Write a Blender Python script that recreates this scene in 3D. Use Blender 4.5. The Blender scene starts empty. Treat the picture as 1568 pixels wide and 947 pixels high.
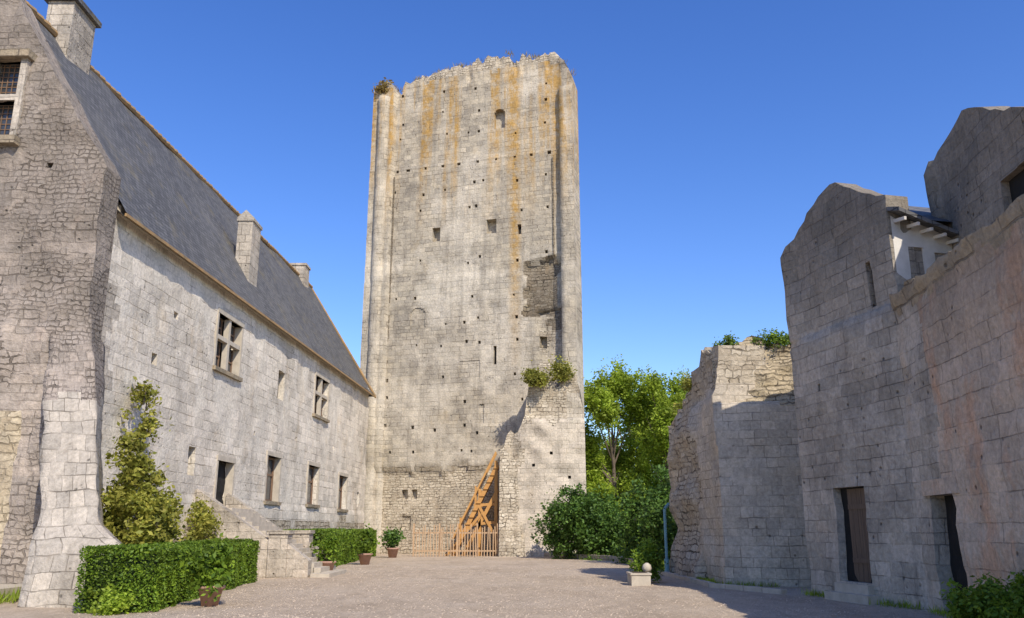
import bpy, math, random
import numpy as np
from mathutils import Vector, noise
random.seed(7); rng=np.random.default_rng(7)
scene=bpy.context.scene
scene.view_settings.view_transform='Standard'; scene.view_settings.look='None'; scene.view_settings.exposure=0
C=bpy.context.collection

# ------------------------------------------------------------ node helpers
def new_mat(name):
    m=bpy.data.materials.new(name); m.use_nodes=True
    nt=m.node_tree; nt.nodes.clear()
    return m,nt
def nd(nt,t,props=None,ins=None):
    n=nt.nodes.new(t)
    for k,v in (props or {}).items(): setattr(n,k,v)
    for k,v in (ins or {}).items():
        s=n.inputs[k]
        if isinstance(v,bpy.types.NodeSocket): nt.links.new(v,s)
        else:
            if isinstance(v,tuple) and len(v)==3 and s.type=='RGBA': v=v+(1,)
            s.default_value=v
    return n
def mixc(nt,f,a,b,mode='MIX'):
    return nd(nt,'ShaderNodeMix',{'data_type':'RGBA','blend_type':mode,'clamp_factor':True},{0:f,6:a,7:b}).outputs[2]
def mth(nt,op,a,b=0.0,c=0.0):
    n=nd(nt,'ShaderNodeMath',{'operation':op},{0:a,1:b})
    if op in('MULTIPLY_ADD',):
        if isinstance(c,bpy.types.NodeSocket): nt.links.new(c,n.inputs[2])
        else: n.inputs[2].default_value=c
    return n.outputs[0]
def rngm(nt,v,a,b,c=0.0,d=1.0):
    return nd(nt,'ShaderNodeMapRange',{'clamp':True},{0:v,1:a,2:b,3:c,4:d}).outputs[0]
def nse(nt,vec,scale,detail=3.0,rough=.6,out=0):
    return nd(nt,'ShaderNodeTexNoise',{},{'Vector':vec,'Scale':scale,'Detail':detail,'Roughness':rough}).outputs[out]
def vscale(nt,v,s):
    return nd(nt,'ShaderNodeVectorMath',{'operation':'MULTIPLY'},{0:v,1:s}).outputs[0]
def vadd(nt,v,s):
    return nd(nt,'ShaderNodeVectorMath',{'operation':'ADD'},{0:v,1:s}).outputs[0]
def gray(nt,f): return nd(nt,'ShaderNodeCombineXYZ',{},{0:f,1:f,2:f}).outputs[0]
def finish(nt,col,rough=.9,bump=None,bstr=.5,bdist=.03,spec=.2):
    p=nd(nt,'ShaderNodeBsdfPrincipled',{},{'Base Color':col,'Roughness':rough,'Specular IOR Level':spec})
    if bump is not None:
        b=nd(nt,'ShaderNodeBump',{},{'Strength':bstr,'Distance':bdist,'Height':bump})
        nt.links.new(b.outputs[0],p.inputs['Normal'])
    o=nd(nt,'ShaderNodeOutputMaterial'); nt.links.new(p.outputs[0],o.inputs[0])
def coursed(nt,vec,bw,bh,mort,lo=.7,sp=.7):
    """irregular masonry courses: returns (per-block random 0..1, joint factor)"""
    s=nd(nt,'ShaderNodeSeparateXYZ',{},{0:vec}); u,v=s.outputs[0],s.outputs[1]
    nv=nd(nt,'ShaderNodeTexNoise',{'noise_dimensions':'1D'},{'W':v,'Scale':.8,'Detail':1.0}).outputs[0]
    v2=mth(nt,'MULTIPLY_ADD',nv,.5,v)
    row=mth(nt,'FLOOR',mth(nt,'DIVIDE',v2,bh))
    wn=nd(nt,'ShaderNodeTexWhiteNoise',{'noise_dimensions':'1D'},{'W':row})
    ws=nd(nt,'ShaderNodeSeparateColor',{},{0:wn.outputs[1]})
    us=mth(nt,'MULTIPLY',u,mth(nt,'MULTIPLY_ADD',ws.outputs[0],sp,lo))
    cb=nd(nt,'ShaderNodeCombineXYZ',{},{0:mth(nt,'MULTIPLY',u,.9/bw*.55),1:mth(nt,'MULTIPLY',row,3.7)})
    us=mth(nt,'MULTIPLY_ADD',nse(nt,cb.outputs[0],1.0,0.0,.5),bw*.9,us)
    us=mth(nt,'ADD',us,mth(nt,'MULTIPLY',ws.outputs[1],5.0))
    bv=nd(nt,'ShaderNodeCombineXYZ',{},{0:us,1:v2}).outputs[0]
    br=nd(nt,'ShaderNodeTexBrick',{'offset':0.0,'squash':1.0},{'Vector':bv,'Color1':(0,0,0),'Color2':(1,1,1),'Mortar':(.5,.5,.5),'Scale':1.0,
        'Mortar Size':mort,'Mortar Smooth':.4,'Brick Width':bw,'Row Height':bh,'Bias':0.0})
    r=nd(nt,'ShaderNodeSeparateColor',{},{0:br.outputs[0]}).outputs[0]
    return r,br.outputs[1]

def stone_mat(name,ca,cb,cm,bw=.6,bh=.32,mort=.014,rub=0.0,dirt=(.17,.145,.115),dlo=.52,dhi=.72,damt=.6,
              warm=(.40,.28,.15),wlo=.6,whi=.75,wamt=.4,streak=None,bump=.7,joint=1.0,plaster=0.0,pcol=(.5,.48,.44),pale=None,top=None,run_amt=.34):
    m,nt=new_mat(name)
    tc=nd(nt,'ShaderNodeTexCoord'); uv=tc.outputs['UV']; ob=tc.outputs['Object']
    zz=nd(nt,'ShaderNodeSeparateXYZ',{},{0:ob}).outputs[2]
    wv=nse(nt,ob,2.2,2,.6,1)
    med=nse(nt,ob,.55,5,.68); big=nse(nt,ob,.2,4,.62); fine=nse(nt,ob,9,4,.7)
    if rub<1:
        wob=nd(nt,'ShaderNodeVectorMath',{'operation':'MULTIPLY_ADD'},{0:wv,1:(.07,.07,0),2:uv}).outputs[0]
        r,jf=coursed(nt,wob,bw,bh,mort)
        jn=rngm(nt,nse(nt,ob,1.1,2,.6),.40,.64,.08,1)
        jf=mth(nt,'MULTIPLY',jf,mth(nt,'MULTIPLY',jn,joint))
        ash=mixc(nt,jf,mixc(nt,r,ca,cb),cm)
        ash_h=mth(nt,'SUBTRACT',mth(nt,'MULTIPLY',r,.45),jf)
    if rub>0:
        wb=nd(nt,'ShaderNodeVectorMath',{'operation':'MULTIPLY_ADD'},{0:wv,1:(.34,.30,0),2:uv}).outputs[0]
        wb=nd(nt,'ShaderNodeVectorMath',{'operation':'MULTIPLY_ADD'},{0:nse(nt,ob,6,1,.5,1),1:(.09,.09,0),2:wb}).outputs[0]
        r2,j2=coursed(nt,wb,bw*.62,bh*.62,.024,.6,1.0)
        jn2=rngm(nt,nse(nt,ob,1.7,2,.6),.35,.62,.12,1)
        j2=mth(nt,'MULTIPLY',j2,jn2)
        rc=mixc(nt,j2,mixc(nt,r2,tuple(x*.78 for x in ca),tuple(min(1,x*1.1) for x in cb)),tuple(x*.85 for x in cm))
        r_h=mth(nt,'SUBTRACT',mth(nt,'MULTIPLY',r2,.6),mth(nt,'MULTIPLY',j2,1.2))
    if rub<=0: col,h=ash,ash_h
    elif rub>=1: col,h=rc,r_h
    else:
        rm=rngm(nt,nse(nt,ob,.35,3,.65),.62-rub*.3,.66-rub*.3)
        col=mixc(nt,rm,ash,rc)
        h=nd(nt,'ShaderNodeMix',{'data_type':'FLOAT'},{0:rm,2:ash_h,3:r_h}).outputs[0]
    if plaster>0:
        pm=rngm(nt,nse(nt,ob,.33,5,.62),.62-plaster*.3,.66-plaster*.3)
        col=mixc(nt,mth(nt,'MULTIPLY',pm,.8),col,pcol)
        h=mth(nt,'MULTIPLY',h,mth(nt,'SUBTRACT',1.0,mth(nt,'MULTIPLY',pm,.75)))
    if pale: col=mixc(nt,mth(nt,'MULTIPLY',rngm(nt,mth(nt,'ADD',big,rngm(nt,zz,15,25,.07,-.02)),.48,.62),.55),col,pale)
    col=mixc(nt,mth(nt,'MULTIPLY',rngm(nt,med,dlo,dhi),damt),col,dirt)
    col=mixc(nt,mth(nt,'MULTIPLY',rngm(nt,nse(nt,vadd(nt,vscale(nt,ob,(1,1,.5)),(9,3,5)),.8,4,.7),wlo,whi),wamt),col,warm)
    sf=rngm(nt,nse(nt,vscale(nt,uv,(1.3,.07,1)),1.0,4,.7),.5,.72)
    col=mixc(nt,mth(nt,'MULTIPLY',sf,run_amt),col,dirt)
    if top:
        tf=rngm(nt,mth(nt,'ADD',zz,mth(nt,'MULTIPLY',nse(nt,vscale(nt,uv,(1.6,.25,1)),1.0,4,.7),top[3])),top[0],top[1])
        col=mixc(nt,mth(nt,'MULTIPLY',tf,top[2]),col,tuple(x*.8 for x in dirt))
    if streak:
        scol,z0,z1,amt=streak
        zf=rngm(nt,zz,z0,z1)
        s2=nse(nt,vscale(nt,vadd(nt,uv,(13.3,4.0,0)),(.7,.035,1)),1.0,5,.65)
        uu=nd(nt,'ShaderNodeSeparateXYZ',{},{0:wob if rub<1 else uv}).outputs[0]
        s2=mth(nt,'ADD',s2,rngm(nt,uu,5,13,-.04,.05))
        f2=mth(nt,'MULTIPLY',mth(nt,'MULTIPLY',rngm(nt,s2,.48,.58),zf),amt)
        run=rngm(nt,mth(nt,'ABSOLUTE',mth(nt,'SUBTRACT',uu,12.35)),.15,.6,1,0)
        f2=mth(nt,'MAXIMUM',f2,mth(nt,'MULTIPLY',mth(nt,'MULTIPLY',run,rngm(nt,zz,12,24)),amt))
        brk=rngm(nt,nse(nt,ob,1.6,5,.75),.38,.56,.22,1)
        col=mixc(nt,mth(nt,'MULTIPLY',f2,brk),col,scol)
    fv=mth(nt,'MULTIPLY',rngm(nt,fine,.25,.75,.70,1.24),rngm(nt,big,.3,.7,.84,1.14))
    col=mixc(nt,1.0,col,gray(nt,fv),'MULTIPLY')
    pit=nd(nt,'ShaderNodeTexVoronoi',{'feature':'F1'},{'Vector':ob,'Scale':3.1}).outputs[0]
    pf=mth(nt,'MULTIPLY',rngm(nt,pit,.06,.16,1,0),rngm(nt,med,.48,.56))
    col=mixc(nt,mth(nt,'MULTIPLY',pf,.75),col,tuple(x*.3 for x in dirt))
    hh=mth(nt,'ADD',h,mth(nt,'MULTIPLY',fine,.9)); hh=mth(nt,'ADD',hh,nse(nt,ob,2.5,3,.6))
    hh=mth(nt,'SUBTRACT',hh,pf)
    finish(nt,col,.93,hh,bump,.05,.1)
    return m

def simple_mat(name,c1,c2,scale=5,rough=.8,stretch=(1,1,1),bump=.3,spec=.3):
    m,nt=new_mat(name); ob=nd(nt,'ShaderNodeTexCoord').outputs['Object']
    n=nse(nt,vscale(nt,ob,stretch),scale,5,.65)
    finish(nt,mixc(nt,rngm(nt,n,.3,.7),c1,c2),rough,n,bump,.02,spec); return m
def leaf_mat(name,c1,c2,trans=.35):
    m,nt=new_mat(name); ob=nd(nt,'ShaderNodeTexCoord').outputs['Object']
    at=nd(nt,'ShaderNodeAttribute',{'attribute_name':'tint'}).outputs['Fac']
    col=mixc(nt,at,c1,c2)
    n=rngm(nt,nse(nt,ob,1.1,2,.6),.35,.65,.65,1.2)
    col=mixc(nt,1.0,col,gray(nt,n),'MULTIPLY')
    d=nd(nt,'ShaderNodeBsdfPrincipled',{},{'Base Color':col,'Roughness':.55,'Specular IOR Level':.3})
    t=nd(nt,'ShaderNodeBsdfTranslucent',{},{0:col})
    mx=nd(nt,'ShaderNodeMixShader',{},{0:trans,1:d.outputs[0],2:t.outputs[0]})
    o=nd(nt,'ShaderNodeOutputMaterial'); nt.links.new(mx.outputs[0],o.inputs[0]); return m

M={}
M['donjon']=stone_mat('donjon_ashlar',(.53,.45,.33),(.38,.33,.255),(.17,.138,.10),.58,.34,.017,0,damt=.6,dlo=.49,streak=((.43,.255,.075),24,32,.92),warm=(.46,.34,.19),pale=(.60,.53,.42),run_amt=.45)
M['rubble']=stone_mat('rubble_core',(.54,.445,.32),(.54,.465,.35),(.20,.16,.11),rub=1.0,damt=.45,dlo=.51,warm=(.38,.26,.15),wamt=.4,bump=1.0)
M['rubdark']=stone_mat('rubble_scar',(.26,.205,.14),(.28,.235,.17),(.09,.07,.05),rub=1.0,damt=.5,dlo=.45,bump=1.0)
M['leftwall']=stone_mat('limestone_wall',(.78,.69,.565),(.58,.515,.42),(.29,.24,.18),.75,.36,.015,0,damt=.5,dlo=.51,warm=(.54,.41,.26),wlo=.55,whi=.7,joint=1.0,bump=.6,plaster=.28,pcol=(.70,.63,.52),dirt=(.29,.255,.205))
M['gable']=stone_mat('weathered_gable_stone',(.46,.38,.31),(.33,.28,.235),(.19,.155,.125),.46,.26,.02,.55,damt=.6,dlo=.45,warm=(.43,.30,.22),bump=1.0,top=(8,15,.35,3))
M['pier']=stone_mat('pier_stone',(.55,.475,.38),(.41,.36,.295),(.18,.15,.115),.6,.36,.015,0,damt=.55,dlo=.47,bump=.8,warm=(.42,.31,.20),run_amt=.5)
M['cream']=stone_mat('cream_rubble',(.54,.43,.285),(.48,.40,.28),(.30,.24,.16),rub=1.0,damt=.4,bump=.8)
M['right']=stone_mat('grey_ashlar',(.55,.47,.375),(.39,.34,.27),(.20,.165,.125),.60,.33,.012,0,damt=.62,dlo=.47,warm=(.52,.36,.22),bump=.9,joint=.9,top=(7.2,11.2,.68,2.5),run_amt=.5)
M['rightlong']=stone_mat('warm_ashlar',(.62,.475,.345),(.49,.39,.295),(.28,.22,.16),.8,.44,.012,0,damt=.5,dlo=.48,warm=(.60,.33,.19),wlo=.51,whi=.63,wamt=.55,bump=.8,joint=.95,top=(5.6,7.4,.45,1.5))
M['ruin']=stone_mat('ruin_ashlar',(.60,.51,.39),(.47,.405,.315),(.24,.20,.145),.5,.30,.013,0,damt=.42,dlo=.52,bump=.7,joint=.9)
M['ruintop']=stone_mat('ruin_bedded',(.64,.52,.34),(.48,.39,.26),(.17,.135,.09),.9,.24,.024,1,damt=.5,dlo=.47,bump=1.2)
M['coping']=stone_mat('coping_crust',(.38,.30,.20),(.29,.24,.17),(.15,.12,.09),.6,.3,.02,0,warm=(.40,.25,.09),bump=1.0)
M['trim']=simple_mat('dressed_stone',(.54,.47,.37),(.38,.33,.26),3)
M['plaster']=simple_mat('white_plaster',(.70,.65,.58),(.52,.48,.42),2)
M['wood']=simple_mat('fresh_timber',(.54,.29,.09),(.40,.20,.06),4,.7,(3,3,.6))
M['palewood']=simple_mat('pale_timber',(.54,.37,.22),(.40,.26,.15),4,.8,(6,6,.6))
M['door']=simple_mat('old_door_wood',(.16,.11,.075),(.08,.055,.04),3,.7,(8,8,.4))
M['frame']=simple_mat('window_wood',(.24,.14,.08),(.15,.095,.06),5,.7)
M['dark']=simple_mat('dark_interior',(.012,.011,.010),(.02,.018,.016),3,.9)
M['glass']=simple_mat('old_glass',(.03,.035,.04),(.06,.065,.07),6,.15,spec=.6,bump=.1)
M['terra']=simple_mat('terracotta',(.42,.25,.18),(.32,.19,.14),8,.8)
M['ridge']=simple_mat('ridge_tile',(.40,.24,.10),(.22,.16,.09),3,.85)
M['soil']=simple_mat('soil',(.08,.055,.04),(.05,.04,.03),8,.95)
M['teal']=simple_mat('painted_pipe',(.20,.36,.38),(.14,.27,.30),4,.5)
M['bark']=simple_mat('bark',(.18,.135,.10),(.10,.08,.06),6,.9,(4,4,.6),.8)
M['lf_hedge']=leaf_mat('hedge_leaves',(.09,.165,.016),(.24,.34,.03))
M['lf_dark']=leaf_mat('laurel_leaves',(.05,.11,.018),(.15,.25,.04),.3)
M['lf_light']=leaf_mat('spring_leaves',(.24,.34,.035),(.44,.54,.06),.5)
M['lf_yel']=leaf_mat('wisteria_leaves',(.22,.24,.035),(.46,.42,.08),.4)
M['lf_dry']=leaf_mat('dry_grass',(.26,.17,.05),(.36,.29,.10),.3)
M['lf_far']=leaf_mat('distant_leaves',(.10,.16,.025),(.19,.26,.05),.3)
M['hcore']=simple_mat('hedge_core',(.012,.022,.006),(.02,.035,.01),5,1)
def slate():
    m,nt=new_mat('slate'); tc=nd(nt,'ShaderNodeTexCoord'); uv=tc.outputs['UV']; ob=tc.outputs['Object']
    br=nd(nt,'ShaderNodeTexBrick',{'offset':.5},{'Vector':uv,'Color1':(.08,.079,.08,1),'Color2':(.15,.147,.145,1),'Mortar':(.035,.035,.035,1),'Scale':1.0,'Mortar Size':.014,'Brick Width':.28,'Row Height':.19})
    c=mixc(nt,mth(nt,'MULTIPLY',rngm(nt,nse(nt,ob,.9,5,.7),.55,.70),.5),br.outputs[0],(.24,.19,.085))
    c=mixc(nt,mth(nt,'MULTIPLY',rngm(nt,nse(nt,ob,.3,5,.7),.45,.7),.4),c,(.17,.162,.15))
    c=mixc(nt,mth(nt,'MULTIPLY',rngm(nt,nse(nt,vscale(nt,uv,(1.2,.15,1)),1.0,4,.7),.5,.68),.5),c,(.065,.062,.06))
    h=mth(nt,'SUBTRACT',nse(nt,ob,6,3,.6),mth(nt,'MULTIPLY',br.outputs[1],.6))
    finish(nt,c,.7,h,.6,.02,.3); return m
M['slate']=slate()
def gravel():
    m,nt=new_mat('gravel'); ob=nd(nt,'ShaderNodeTexCoord').outputs['Object']
    f=nse(nt,ob,16,4,.85); g=nse(nt,ob,60,1,.8); b=nse(nt,ob,.22,5,.65); md=nse(nt,vscale(nt,ob,(1,.5,1)),2.6,5,.75)
    c=mixc(nt,rngm(nt,f,.36,.64),(.35,.265,.18),(.62,.50,.37))
    c=mixc(nt,mth(nt,'MULTIPLY',rngm(nt,b,.42,.62),.4),c,(.56,.465,.36))
    c=mixc(nt,mth(nt,'MULTIPLY',rngm(nt,nse(nt,vscale(nt,ob,(1,.35,1)),.5,5,.7),.48,.62),.5),c,(.36,.28,.20))
    mv=rngm(nt,md,.3,.7,.82,1.16)
    c=mixc(nt,1.0,c,gray(nt,mv),'MULTIPLY')
    pv=nd(nt,'ShaderNodeTexVoronoi',{'feature':'F1'},{'Vector':ob,'Scale':7.0})
    c=mixc(nt,mth(nt,'MULTIPLY',rngm(nt,pv.outputs[0],.1,.22,1,0),.55),c,(.22,.17,.12))
    h=mth(nt,'ADD',f,mth(nt,'MULTIPLY',g,.7))
    finish(nt,c,.95,h,1.0,.03,.1); return m
M['gravel']=gravel()
M['pebble']=simple_mat('pebble',(.60,.48,.36),(.30,.235,.17),.9,.9)
M['grass']=simple_mat('grass_ground',(.05,.09,.02),(.10,.13,.03),4,.95)

# ------------------------------------------------------------ mesh helpers
def empty(name):
    e=bpy.data.objects.new(name,None); C.objects.link(e); return e
def mk(name,verts,faces,mats,mi=None,uvs=None,smooth=None,parent=None):
    me=bpy.data.meshes.new(name); me.from_pydata([tuple(v) for v in verts],[],faces)
    for m in mats: me.materials.append(m)
    if mi is not None: me.polygons.foreach_set('material_index',mi)
    if smooth is not None: me.polygons.foreach_set('use_smooth',smooth)
    uvl=me.uv_layers.new(name='UVMap')
    if uvs is not None:
        fl=[c for f in uvs for q in f for c in q]; uvl.data.foreach_set('uv',fl)
    else:
        for p in me.polygons:
            n=p.normal
            for li in p.loop_indices:
                co=me.vertices[me.loops[li].vertex_index].co
                if abs(n.z)>.8: uvl.data[li].uv=(co.x,co.y)
                else:
                    l=math.hypot(n.x,n.y) or 1; s=math.sqrt(max(1e-6,1-n.z*n.z))
                    uvl.data[li].uv=((-n.y*co.x+n.x*co.y)/l,co.z/s)
    me.update(); o=bpy.data.objects.new(name,me); C.objects.link(o)
    if parent: o.parent=parent
    return o
class MB:
    def __init__(s): s.v=[];s.f=[];s.m=[]
    def hexa(s,p,m=0):
        b=len(s.v); s.v+=[tuple(q) for q in p]
        for f in ((3,2,1,0),(4,5,6,7),(0,1,5,4),(1,2,6,5),(2,3,7,6),(3,0,4,7)):
            s.f.append(tuple(b+i for i in f)); s.m.append(m)
    def box(s,x0,x1,y0,y1,z0,z1,m=0):
        s.hexa([(x0,y0,z0),(x1,y0,z0),(x1,y1,z0),(x0,y1,z0),(x0,y0,z1),(x1,y0,z1),(x1,y1,z1),(x0,y1,z1)],m)
    def obox(s,O,D,N,u0,u1,n0,n1,z0,z1,m=0):
        P=lambda u,n,z:(O[0]+D[0]*u+N[0]*n,O[1]+D[1]*u+N[1]*n,z)
        s.hexa([P(u0,n1,z0),P(u1,n1,z0),P(u1,n0,z0),P(u0,n0,z0),P(u0,n1,z1),P(u1,n1,z1),P(u1,n0,z1),P(u0,n0,z1)],m)
    def beam(s,p1,p2,w=.1,h=.1,m=0):
        p1=Vector(p1);p2=Vector(p2);d=(p2-p1).normalized()
        a=d.cross(Vector((0,0,1))); a=a.normalized() if a.length>.05 else Vector((1,0,0)); b=d.cross(a).normalized()
        a*=w/2;b*=h/2
        s.hexa([p1-a-b,p1+a-b,p1+a+b,p1-a+b,p2-a-b,p2+a-b,p2+a+b,p2-a+b],m)
    def tube(s,p1,p2,r1,r2,n=8,m=0):
        p1=Vector(p1);p2=Vector(p2);d=(p2-p1).normalized()
        a=d.orthogonal().normalized();b=d.cross(a);k=len(s.v)
        for p,r in((p1,r1),(p2,r2)):
            for i in range(n):
                t=2*math.pi*i/n; s.v.append(tuple(p+a*r*math.cos(t)+b*r*math.sin(t)))
        for i in range(n):
            j=(i+1)%n; s.f.append((k+i,k+j,k+n+j,k+n+i)); s.m.append(m)
        s.f.append(tuple(k+n+i for i in range(n))); s.m.append(m)
    def lathe(s,c,prof,n=20,m=0):
        k=len(s.v)
        for r,z in prof:
            for i in range(n):
                t=2*math.pi*i/n; s.v.append((c[0]+r*math.cos(t),c[1]+r*math.sin(t),c[2]+z))
        for q in range(len(prof)-1):
            for i in range(n):
                j=(i+1)%n; s.f.append((k+q*n+i,k+q*n+j,k+(q+1)*n+j,k+(q+1)*n+i)); s.m.append(m)
    def poly(s,pts,m=0):
        b=len(s.v); s.v+=[tuple(p) for p in pts]; s.f.append(tuple(range(b,b+len(pts)))); s.m.append(m)
    def build(s,name,mats,parent=None,smooth=False):
        return mk(name,s.v,s.f,mats,s.m,None,[smooth]*len(s.f),parent)
def norm2(d):
    l=math.hypot(*d); return (d[0]/l,d[1]/l)
def interp(pts):
    xs=[p[0] for p in pts]; ys=[p[1] for p in pts]
    return lambda u: float(np.interp(u,xs,ys))
def jag(fn,amp,step=.45,seed=0):
    def g(u):
        k=math.floor(u/step+seed*.37); return fn(u)+amp*(random.Random(k*31+seed).random()-.5)*2
    return g
def panel(name,O,D,W,top,openings=(),mats=None,matfn=None,disp=.03,step=.4,thick=.6,dfn=None,z0=-.2,exu=(),exz=(),parent=None,seed=0,uoff=0):
    D=norm2(D); N=(D[1],-D[0])
    zmax=max(top(u) for u in np.linspace(0,W,200))
    keyu=[0,W]; keyz=[z0,zmax+.01]
    for op in openings: keyu+=[op[0],op[1]]; keyz+=[op[2],op[3]]
    keyu+=list(exu); keyz+=list(exz)
    for op in openings:
        if len(op)>5 and op[5]=='arch':
            keyu+=list(np.linspace(op[0],op[1],9)); keyz+=list(np.linspace(op[3]-(op[1]-op[0])/2,op[3],7))
    def grid(keys,a,b):
        ks=sorted(set(round(float(k),4) for k in keys if a-1e-6<=k<=b+1e-6)); out=[ks[0]]
        for k in ks[1:]:
            if k-out[-1]<.004: continue
            n=max(1,int(round((k-out[-1])/step))); l=out[-1]
            for i in range(1,n+1): out.append(l+(k-l)*i/n)
        return out
    us=grid(keyu,0,W); zs=grid(keyz,z0,zmax+.01)
    nu,nz=len(us),len(zs)
    tops=[top(u) for u in us]
    def pos(u,z,dd=0):
        d=(dfn(u,z) if dfn else 0)+disp*(noise.noise((u*.9+seed*7,z*.9,seed))+.6*noise.noise((u*3.1,z*3.1+5,seed)))-dd
        return (O[0]+D[0]*u+N[0]*d,O[1]+D[1]*u+N[1]*d,z)
    V=[];F=[];MI=[];UV=[];SM=[]
    idx={}
    for i,u in enumerate(us):
        for j,z in enumerate(zs):
            idx[i,j]=len(V); V.append(pos(u,min(z,tops[i])))
    def which(i,j):
        if i<0 or j<0 or i>=nu-1 or j>=nz-1: return -1
        u=(us[i]+us[i+1])/2; z=(zs[j]+zs[j+1])/2
        for k,op in enumerate(openings):
            if op[0]<u<op[1] and op[2]<z<op[3]:
                if len(op)>5 and op[5]=='arch':
                    r=(op[1]-op[0])/2; zc=op[3]-r
                    if z>zc and math.hypot(u-(op[0]+op[1])/2,z-zc)>r*1.02: continue
                return k
        return -1
    W_={(i,j):which(i,j) for i in range(-1,nu) for j in range(-1,nz)} if openings else None
    def addq(ps,uv,m,sm=False):
        b=len(V); V.extend(ps); F.append(tuple(range(b,b+4))); MI.append(m); UV.append(uv); SM.append(sm)
    for i in range(nu-1):
        for j in range(nz-1):
            if zs[j]>=tops[i] and zs[j]>=tops[i+1]: continue
            k=W_[i,j] if W_ else -1
            u0,u1=us[i],us[i+1]; q0,q1=zs[j],zs[j+1]
            cz=(q0+q1)/2; cu=(u0+u1)/2
            if k<0:
                a0=min(q0,tops[i]);a1=min(q0,tops[i+1]);b1=min(q1,tops[i+1]);b0=min(q1,tops[i])
                F.append((idx[i,j],idx[i+1,j],idx[i+1,j+1],idx[i,j+1])); 
                MI.append(matfn(cu,cz) if matfn else 0); SM.append(True)
                UV.append([(u0+uoff,a0),(u1+uoff,a1),(u1+uoff,b1),(u0+uoff,b0)])
            else:
                op=openings[k]; dp=op[4]; bm=op[6] if len(op)>6 else 1
                rm=matfn(cu,cz) if matfn else 0
                A=pos(u0,q0,dp);B=pos(u1,q0,dp);Cc=pos(u1,q1,dp);Dd=pos(u0,q1,dp)
                addq([A,B,Cc,Dd],[(u0,q0),(u1,q0),(u1,q1),(u0,q1)],bm)
                a=pos(u0,q0);b=pos(u1,q0);c=pos(u1,q1);d=pos(u0,q1)
                if W_[i-1,j]!=k: addq([a,A,Dd,d],[(u0,q0),(u0+dp,q0),(u0+dp,q1),(u0,q1)],rm)
                if W_[i+1,j]!=k: addq([B,b,c,Cc],[(u1-dp,q0),(u1,q0),(u1,q1),(u1-dp,q1)],rm)
                if W_[i,j-1]!=k: addq([a,b,B,A],[(u0,q0),(u1,q0),(u1,q0+dp),(u0,q0+dp)],rm)
                if W_[i,j+1]!=k: addq([Dd,Cc,c,d],[(u0,q1-dp),(u1,q1-dp),(u1,q1),(u0,q1)],rm)
    if thick>0:
        bk=lambda u,z:(O[0]+D[0]*u-N[0]*thick,O[1]+D[1]*u-N[1]*thick,z)
        for i in range(nu-1):
            u0,u1=us[i],us[i+1];t0,t1=tops[i],tops[i+1]
            addq([pos(u0,t0),pos(u1,t1),bk(u1,t1),bk(u0,t0)],[(u0,0),(u1,0),(u1,thick),(u0,thick)],matfn((u0+u1)/2,t0-.05) if matfn else 0)
            addq([bk(u1,z0),bk(u0,z0),bk(u0,t0),bk(u1,t1)],[(u1,z0),(u0,z0),(u0,t0),(u1,t1)],0)
        for i,u,flip in((0,0,False),(nu-1,W,True)):
            for j in range(nz-1):
                a=min(zs[j],tops[i]);b=min(zs[j+1],tops[i])
                if b-a<1e-4: continue
                q=[bk(u,a),pos(u,a),pos(u,b),bk(u,b)]; w=[(0,a),(thick,a),(thick,b),(0,b)]
                if flip: q=q[::-1]; w=w[::-1]
                addq(q,w,matfn(min(max(u,.05),W-.05),(a+b)/2) if matfn else 0)
    return mk(name,V,F,mats,MI,UV,SM,parent)

def loft(name,rings,mats,nsub=4,msub=.4,amp=.05,parent=None,mi=0,seed=0,matfn=None,smooth=True):
    R=[]
    for r in rings:
        q=[]
        for a,b in zip(r,r[1:]+r[:1]):
            for i in range(nsub): q.append(Vector(a).lerp(Vector(b),i/nsub))
        R.append(q)
    L=[R[0]]
    for a,b in zip(R,R[1:]):
        n=max(1,int((b[0]-a[0]).length/msub))
        for i in range(1,n+1): L.append([p.lerp(q,i/n) for p,q in zip(a,b)])
    n=len(R[0]); V=[];F=[];UV=[];MI=[];SM=[]
    per=[0]
    for a,b in zip(L[0],L[0][1:]+L[0][:1]): per.append(per[-1]+(b-a).length)
    for r in L:
        for p in r:
            nv=noise.noise_vector(p*1.1+Vector((seed,0,0)))+.5*noise.noise_vector(p*3.3)
            V.append(tuple(p+nv*amp))
    for j in range(len(L)-1):
        for i in range(n):
            k=(i+1)%n
            F.append((j*n+i,j*n+k,(j+1)*n+k,(j+1)*n+i)); z0=L[j][i].z;z1=L[j+1][i].z
            UV.append([(per[i],z0),(per[i+1],z0),(per[i+1],z1),(per[i],z1)]); SM.append(smooth)
            MI.append(matfn(L[j][i]) if matfn else mi)
    b=(len(L)-1)*n
    F.append(tuple(b+i for i in range(n))); UV.append([(V[b+i][0],V[b+i][1]) for i in range(n)]); SM.append(False); MI.append(MI[-1])
    return mk(name,V,F,mats,MI,UV,SM,parent)

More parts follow.
